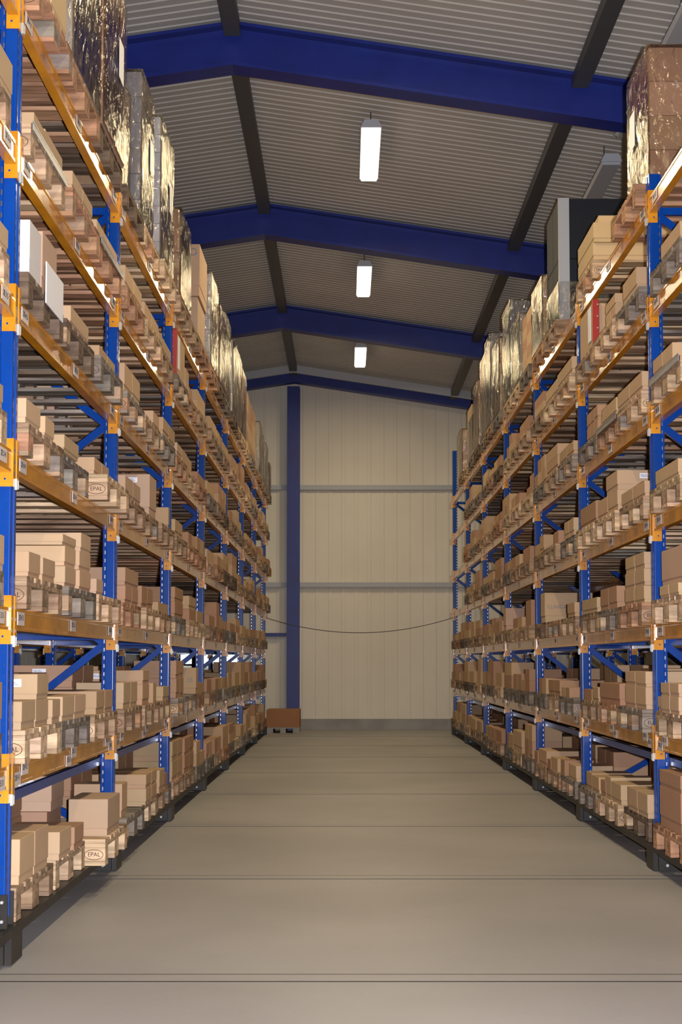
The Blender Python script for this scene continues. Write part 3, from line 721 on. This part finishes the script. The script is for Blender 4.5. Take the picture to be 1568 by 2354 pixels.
NOFILL = {('R', 2, 1, 2), ('L', 2, 1, 1), ('L', 0, 1, 6), ('L', 0, 2, 6), ('L', 2, 0, 5), ('R', 1, 2, 5)}
for q in SLOTS:
    side, k, i = q
    for tier in range(6):
        key = (side, k, i, tier)
        if key not in SURF or key in NOFILL: continue
        r = random.Random(POS[q]*131 + tier*17 + (5 if side == 'L' else 0))
        X0, yn, zs = SURF[key]
        L_ = placed.get(key, [])
        outer = [b for b in L_ if b['row'] == 'outer']
        tone = r.choice('tttttbbtp')
        xs = X0 + r.uniform(-.0, .03)
        if not outer:                                             # outer row, nothing measured here
            if tier <= 1: hh, layers = r.uniform(.11, .17), r.choice([1, 1, 2, 2])
            else: hh, layers = r.uniform(.085, .135), r.choice([1, 1, 1, 2])
            if k == -1: layers = 1
            n_ = r.choice([1, 2, 2, 2, 3]); dx = r.uniform(.28, .42); L0 = yn + r.uniform(0, .05); span = .78 - (L0-yn)
            if r.random() < .3: span *= r.uniform(.6, .9)
            for ly in range(layers):
                nn = n_ if ly == 0 or r.random() < .6 else max(1, n_-1)
                for j in range(nn): put(key, xs, L0 + j*span/n_, span/n_ - .008, dx, ly, hh, tone, 'l' if r.random() < .12 else '', 'outer')
            xin = xs + dx
        else:
            xin = max(b['x1'] for b in outer)
            # fill what the measured ones leave free at the far end of the pallet
            ymax = max(b['y1'] for b in outer)
            if yn + .8 - ymax > .22 and r.random() < .5: put(key, xs, ymax + .03, yn + .78 - ymax - .03, r.uniform(.25, .35), 0, r.uniform(.08, .12), tone, '', 'outer')
        if [b for b in L_ if b['row'] == 'second']: continue
        # second row
        x2 = xin + .012; t2 = r.choice('ttbbp')
        hh, layers = (r.uniform(.11, .14), 2) if tier <= 1 else (r.uniform(.09, .13), r.choice([1, 1, 2]))
        if k >= 3 and tier == 1: layers = 1
        dx2 = min(.42, X0 + 1.16 - x2)
        if dx2 > .15:
            for ly in range(layers):
                for j in range(2): put(key, x2, yn + .02 + j*.385, .375, dx2, ly, hh, t2, 'l' if r.random() < .45 else '', 'second')
        x3 = x2 + dx2 + .01
        if X0 + 1.18 - x3 > .2 and r.random() < .75:
            for j in range(2): put(key, x3, yn + .02 + j*.385, .375, X0 + 1.16 - x3, 0, r.uniform(.10, .18), t2, 'l' if r.random() < .3 else '', 'inner')

ALLB = [b for v in placed.values() for b in v]
def hit(a, b, e=.003):
    return a['key'][0] == b['key'][0] and a['x0'] < b['x1']-e and a['x1'] > b['x0']+e and a['y0'] < b['y1']-e and a['y1'] > b['y0']+e and a['z0'] < b['z1']-e and a['z1'] > b['z0']+e
keep = []
for b in sorted(ALLB, key=lambda b: ({'outer': 0, 'second': 1, 'inner': 2}[b['row']], b['z0'])):
    if any(c_['key'][3] == b['key'][3] and abs(c_['y0']-b['y0']) < 1.5 and hit(b, c_) for c_ in keep): continue
    keep.append(b)
print('pruned', len(ALLB)-len(keep)); ALLB = keep
def score(b):
    a = (b['y1']-b['y0'])*abs(b['x0'])/b['y0']*(b['z1']-b['z0']) + min(.35, b['x1']-b['x0'])*(b['z1']-b['z0'])
    return a / b['y0']**2 * {'outer': 1, 'second': .45, 'inner': .2}[b['row']]
ALLB.sort(key=score, reverse=True)
NEARB, FARB = ALLB[:300], ALLB[300:]
print('boxes', len(ALLB))

def label_mesh(w_=.085, h_=.036):
    mb = MB(); mb.box(0, w_, -.0016, -.0002, 0, h_, 0)
    for (a, b, zz) in ((.006, .030, .024), (.006, .060, .017), (.010, .072, .010), (.036, .050, .025)): mb.box(a, b, -.0022, -.0015, zz, zz+.003, 1)
    return mb.mesh('shipping_label', [M['label'], M['grey_ink']])
LAB = label_mesh()
def recycle_mesh():
    mb = MB()
    for s0 in (0.3, 0.3 + math.pi):
        for t in range(8):
            a0 = s0 + t*.30; a1 = a0 + .30; b = len(mb.v)
            for (a, r_) in ((a0, .036), (a1, .036), (a1, .026), (a0, .026)): mb.v.append((r_*math.cos(a), 0, r_*math.sin(a)))
            mb.f.append((b, b+1, b+2, b+3)); mb.m.append(0)
        a = s0 + 2.4; b = len(mb.v)
        for (aa, r_) in ((a, .045), (a, .017), (a+.55, .031)): mb.v.append((r_*math.cos(aa), 0, r_*math.sin(aa)))
        mb.f.append((b, b+1, b+2)); mb.m.append(0)
    return mb.mesh('recycling_symbol', M['grey_ink'], fixn=False)

# where a box sits in its stack, for its label
by = {}
for b in ALLB: by.setdefault(b['key'], []).append(b)
for key, L_ in by.items():
    zs = SURF[key][2]
    for b in L_:
        below = sum(1 for c_ in L_ if c_ is not b and c_['z1'] <= b['z0'] + .01 and c_['y0'] < b['y1'] - .02 and c_['y1'] > b['y0'] + .02 and c_['x0'] < b['x1'] and c_['x1'] > b['x0'] and c_['row'] == b['row'])
        b['layer'] = 0 if b['z0'] < zs + .02 else max(1, below)
    seen = {}
    for b in sorted(L_, key=lambda b: (b['row'], b['z0'], b['y0'], b['x0'])):
        kk = (b['row'], b['layer']); b['idx'] = seen.get(kk, 0); seen[kk] = b['idx'] + 1
LAYER = ['bottom', 'second-layer', 'third-layer', 'fourth-layer', 'fifth-layer', 'sixth-layer', 'seventh-layer', 'eighth-layer', 'ninth', 'tenth']
rb = random.Random(3)
slot_tone = {}
for b in NEARB:
    side, k, i, tier = b['key']; sg = SG[side]
    tn, cols = TONE[b['tone']]
    kk = (b['key'], b['row'], b['tone'])
    if kk not in slot_tone: slot_tone[kk] = rb.choice(cols)
    col = tint(slot_tone[kk], rb, .04)
    dx, dy, h = b['x1']-b['x0'], b['y1']-b['y0'], b['z1']-b['z0']
    ins = .004 if b['tone'] != 'w' else .001
    X = lambda a, c_: sorted((sg*a, sg*c_))
    lidh = h*rb.choice([.78, .8, .72])
    # the lower tray is set in a little under the lid
    body = MB().box(*X(ins, dx-ins), ins, dy-ins, 0, h-.003).build('cardboard_box', M['card'], None, .0012, (sg*b['x0'], b['y0'], b['z0']))
    body.color = (*tint(col, rb, .01), 1)
    row = {'outer': 'outer', 'second': 'second-row', 'inner': 'innermost'}[b['row']]
    lbl = '%s box, %s %s, %s along, %s pallet from camera, %s, %s rack' % (tn, row, LAYER[b['layer']], ORD[b['idx']], ORD[POS[(side, k, i)]], TIER[tier], SIDE[side])
    tag(body, uniq(lbl), 'cardboard box', 'cardboard boxes on the %s of the %s rack' % (TIER[tier], SIDE[side]))
    lid = MB().box(*X(0, dx), 0, dy, h-lidh, h).build('lid', M['card'], body, .0018); lid.color = (*col, 1)
    if 'l' == b['flag']:
        obj('shipping_label', LAB, lid, ((dx*.5 if sg > 0 else -dx*.55) - .02, 0, h - .058))
    if b['flag'] in ('CLINIC&', 'SS'):
        mb = MB().tmesh(text_mesh(b['flag'], .055 if b['flag'] == 'SS' else .046), R_FRONT, 0)
        pr = mb.build('printed_lettering', M['grey_ink'], lid, loc=(sg*(.112 if sg > 0 else .055), -.001, h*.52), fixn=False)
    if b['flag'] == 'o':
        MB().cyl((0, 0, 0), .026, -.0014, -.0002, 'y', 24).build('round_sticker', M['orange_sticker'], lid, loc=(sg*.22, 0, h*.55))
    if b['flag'] == 'recycle':
        recycle_mesh_o = obj('recycling_symbol', recycle_mesh(), lid, (-.06, -.001, h - .075))
        MB().box(-.016, .016, -.0014, -.0002, -.016, .016).build('sticker', M['label'], lid, loc=(-.12, 0, h - .13))
        MB().box(-.003, .003, -.0014, -.0002, -.43, -.01).build('strapping_line', M['label'], lid, loc=(-.22, 0, h))

mb = MB()
def addbox(sg, x0, x1, y0, y1, z0, z1, lid=True):
    X = sorted((sg*x0, sg*x1)); mb.box(X[0], X[1], y0, y1, z0, z1)
for b in FARB: addbox(SG[b['key'][0]], b['x0'], b['x1'], b['y0'], b['y1'], b['z0'], b['z1'])
rr = random.Random(9)
for side in ('L', 'R'):                                              # goods on the rear rows
    for k in range(-1 if side == 'L' else 0, 7):
        for i in range(3):
            for tier in range(0, 4):
                if tier == 1 and side == 'L' and k >= 3: hmax = .16
                elif tier == 1: hmax = .20
                else: hmax = .33
                for j in range(2):
                    for l_ in range(2):
                        h = rr.uniform(.4, 1)*hmax; x = XF[side] + 1.26 + l_*.56; y = near_edge(k, i) + .01 + j*.395
                        addbox(SG[side], x, x+.53, y, y+.385, TZ[tier]+.1445, TZ[tier]+.1445+h)
tag(mb.build('cardboard_boxes', M['far_card'], fixn=False), 'many small distant cardboard boxes on pallets in the far bays and rear rows', 'cardboard box', kind='stuff')

# ------------------------------------------------------------------ stretch-wrapped loads on the top tier
from mathutils import noise as mn
def film_shell(x0, x1, y0, y1, z0, z1, sg, seed, amp=.010, step=.075):
    """wrinkled skin round a load: four sides and top"""
    off = Vector((seed*3.1, seed*1.7, seed*.9)); mb = MB()
    def disp(p, nrm):
        n_ = mn.noise((Vector(p)*5 + off)) * amp + mn.noise(Vector((p[0]*17, p[1]*17, p[2]*6)) + off) * amp*.55
        return tuple(Vector(p) + Vector(nrm)*n_)
    def grid(o, u, v, nu, nv, nrm):
        b = len(mb.v)
        for a in range(nu+1):
            for c_ in range(nv+1):
                p_ = Vector(o) + Vector(u)*a/nu + Vector(v)*c_/nv
                e = 0 if (a in (0, nu) or c_ in (0, nv)) else 1
                mb.v.append(disp(p_, nrm) if e else tuple(p_))
        for a in range(nu):
            for c_ in range(nv):
                q = b + a*(nv+1) + c_; mb.f.append((q, q+nv+1, q+nv+2, q+1)); mb.m.append(0)
    H = z1-z0; nz = max(3, int(H/step)); nx = max(3, int((x1-x0)/step)); ny = max(3, int((y1-y0)/step))
    grid((x0, y0, z0), (x1-x0, 0, 0), (0, 0, H), nx, nz, (0, -1, 0)); grid((x1, y1, z0), (x0-x1, 0, 0), (0, 0, H), nx, nz, (0, 1, 0))
    grid((x1, y0, z0), (0, y1-y0, 0), (0, 0, H), ny, nz, (1, 0, 0)); grid((x0, y1, z0), (0, y0-y1, 0), (0, 0, H), ny, nz, (-1, 0, 0))
    grid((x0, y0, z1), (x1-x0, 0, 0), (0, y1-y0, 0), nx, ny, (0, 0, 1))
    me = mb.mesh('stretch_film', M['film'], fixn=False)
    for p_ in me.polygons: p_.use_smooth = True
    return me
def load(side, k, i, top, tone, desc, layers=4, inset=0.0, dx=.95, doc=False, y_off=0.0, dy=.78):
    sg = SG[side]; key = (side, k, i, 6); X0, yn, zs = SURF[key]
    xa = X0 + .01 + inset; y0 = yn + .01 + y_off; h = top - zs - .002
    t = empty('wrapped_load', (sg*xa, y0, zs + .001)); tag(t, uniq('%s, %s from camera atop %s rack' % (desc, ORD[POS[(side, k, i)]], SIDE[side])), 'wrapped load', 'stretch-wrapped loads on top of the racks')
    X = lambda a, c_: sorted((sg*a, sg*c_))
    r = random.Random(k*10 + i); cols = {'black': [(.014, .018, .026)], 'grey': [(.30, .29, .30)], 'pale': [(.50, .46, .38)]}.get(tone) or TONE[tone][1]
    n2 = 2 if yn < 16 else 1
    lh = h/layers
    for l_ in range(layers):
        for j in range(n2):
            o = MB().box(*X(0, dx), j*dy/n2 + .002, (j+1)*dy/n2 - .002, l_*lh + .001, (l_+1)*lh - .002).build('carton', M['card'], t, .003 if yn < 16 else 0)
            o.color = (*tint(r.choice(cols), r, .05), 1)
            if tone in 'tbp' and r.random() < .6 and yn < 14 and j == 0: obj('shipping_label', LAB, o, (sg*dx*.35 if sg > 0 else -dx*.5, .0015, l_*lh + lh*.6))
    if tone == 'black':
        MB().box(*X(-.006, .09), -.008, .02, .0, h+.002).build('corner_board', M['lamp_body'], t)
    x0, x1 = X(-.014, dx+.014)
    obj('stretch_film', film_shell(x0, x1, -.014, dy+.014, -.0, .34 if tone == 'black' else h+.012, sg, k*3+i, amp=.012), t)
    if doc:
        me = MB(); yy = dy*.55; zc = h*.56
        me.v += [(-sg*.024, yy, zc-.12), (-sg*.024, yy+.16, zc-.10), (-sg*.024, yy+.16, zc+.13), (-sg*.024, yy, zc+.12)]; me.f.append((0, 1, 2, 3)); me.m.append(0)
        MB().box(*X(-.026, -.0235), yy, yy+.16, zc-.12, zc+.12).build('document_sheet', M['label'], t).color = (1, 1, 1, 1)
    return t
load('L', 0, 1, 5.55, 'pale', 'pale greyish wrapped load', 3, doc=False)
load('L', 0, 2, 5.33, 'b', 'brown cartons under golden glinting film with a paper sheet', 4, doc=True, inset=-.02)
load('L', 1, 0, 5.20, 't', 'tan cartons under clear film', 4, inset=.10)
load('L', 1, 1, 5.42, 'grey', 'grey-brown load in crinkled film', 6, inset=.03, dy=.6, doc=True)
load('L', 1, 2, 5.43, 'w', 'white cartons under clear film with a sheet', 8, inset=.03, doc=True)
load('L', 2, 0, 5.05, 'b', 'shorter brown wrapped load', 4)
load('L', 3, 0, 5.26, 'w', 'white cartons with shiny film', 8)
load('L', 3, 1, 5.15, 'b', 'brown cartons under shiny film', 5)
load('L', 3, 2, 5.28, 't', 'tan cartons under golden film', 5)
load('L', 4, 0, 5.20, 'w', 'whitish wrapped cartons', 8)
load('L', 4, 1, 5.25, 't', 'tan wrapped cartons', 5)
load('L', 4, 2, 5.18, 'b', 'brown wrapped cartons', 5)
load('L', 6, 0, 5.12, 'pale', 'pale greenish wrapped load', 4)
load('L', 6, 1, 5.10, 'pale', 'pale wrapped load', 4)
load('L', 6, 2, 5.05, 'pale', 'pale crinkled wrapped load', 4)
load('L', 7, 0, 4.85, 't', 'low tan wrapped load at the far end', 3, dy=.62)
load('R', 1, 0, 5.22, 'b', 'large brown carton stack in glinting film', 4, inset=.09, dy=.66, doc=True, dx=1.05)
load('R', 2, 1, 5.42, 'black', 'tall black wrapped load with pale corner', 2, inset=.03, dx=1.1)
load('R', 2, 2, 4.95, 't', 'tan wrapped load behind the tall black one', 3)
load('R', 3, 1, 5.05, 'pale', 'pale wrapped load', 4)
load('R', 3, 2, 5.42, 'grey', 'tall greyish white wrapped load', 3)
load('R', 4, 0, 5.22, 't', 'golden glinting wrapped load', 4)
load('R', 4, 1, 5.48, 'grey', 'tall grey white wrapped load', 3)
load('R', 4, 2, 5.42, 't', 'tall tan wrapped load', 5)
load('R', 5, 0, 5.25, 't', 'tan wrapped cartons', 5)
load('R', 5, 1, 4.90, 't', 'low tan wrapped load', 4)
load('R', 6, 0, 5.0, 'b', 'brown wrapped cartons at the far end', 5)

# ------------------------------------------------------------------ odd items on the racks
def panel_pack(side, key, y0, label, hgt):
    sg = SG[side]; X0, yn, zs = SURF[key]
    t = empty('panel_pack', (sg*(X0+.01), y0, zs+.001)); tag(t, uniq(label), 'flat pack')
    X = lambda a, c_: sorted((sg*a, sg*c_))
    MB().box(*X(.0, .05), .0, .03, 0, hgt).build('red_post', M['red'], t, .002)
    bm_ = MB()
    for zz in (.05, .14, .23, .32): bm_.cyl((sg*.036, 0, zz), .006, -.006, 0, 'y', 8)
    bm_.build('bolt', M['clip'], t)
    MB().box(*X(.002, .45), .032, .60, 0, hgt*.94).build('cardboard_pack', M['card'], t, .002).color = (.52, .36, .22, 1)
    MB().box(*X(-.003, .0), .08, .20, .06, hgt*.9).build('white_strip', M['label'], t)
panel_pack('L', ('L', 2, 0, 5), SURF[('L', 2, 0, 5)][1] + .02, 'flat pack with red steel end post, sixth tier of the left rack', .37)
panel_pack('R', ('R', 1, 2, 5), SURF[('R', 1, 2, 5)][1] + .02, 'flat pack with red steel end post, sixth tier of the right rack', .36)
X0, yn, zs = SURF[('L', 0, 0, 4)]
tag(MB().box(-X0+.004, -X0+.010, 6.66, 7.06, zs-.055, zs+.14).build('white_board', M['label'], None, .001), uniq('white printed board hanging over a dark pallet, fifth tier of the left rack'), 'board')
for n_, (key, lab) in enumerate(((('L', 0, 0, 5), 'left rack'), (('L', 0, 2, 5), 'left rack'), (('R', 0, 2, 4), 'right rack'), (('R', 1, 1, 4), 'right rack'))):
    X0, yn, zs = SURF[key]; sg = SG[key[0]]
    mb_ = MB().box(*sorted((sg*(X0-.012), sg*(X0-.008))), yn, yn+.79, zs-.03, zs+.012).box(*sorted((sg*(X0-.012), sg*(X0-.001))), yn, yn+.79, zs+.0, zs+.003)
    tag(mb_.build('slip_sheet', M['slip'], None), uniq('grey plastic slip sheet edge on %s pallet, %s of the %s' % (ORD[POS[key[:3]]], TIER[key[3]], lab)), 'slip sheet', 'grey slip sheets')

# brown carton stack by the far wall
t = empty('cardboard_crate', (-1.02, 26.55, 0)); tag(t, uniq('brown cardboard crate on a low pallet against the far wall'), 'crate')
MB().box(-.42, .18, 0, .8, .10, .42).build('crate_body', M['card'], t, .004).color = (.36, .17, .08, 1)
MB().box(-.42, .18, 0, .8, .078, .10).box(-.42, -.30, 0, .8, 0, .078).box(-.17, -.07, 0, .8, 0, .078).box(.06, .18, 0, .8, 0, .078).build('base_pallet', M['plinth'], t)
# sagging cable across the far end of the aisle
mb = MB(); seg = 26; pts = []
for n_ in range(seg+1):
    x = -1.425 + (1.90+1.425)*n_/seg; xm = x - .24; pts.append((x, 25.80, 1.80 + .097*xm*xm))
for a, b in zip(pts, pts[1:]): mb.bar(a, b, .012, .012)
tag(mb.build('cable', M['cable']), uniq('thin dark cable sagging across the far end of the aisle'), 'cable')
print('objects', len(bpy.data.objects))
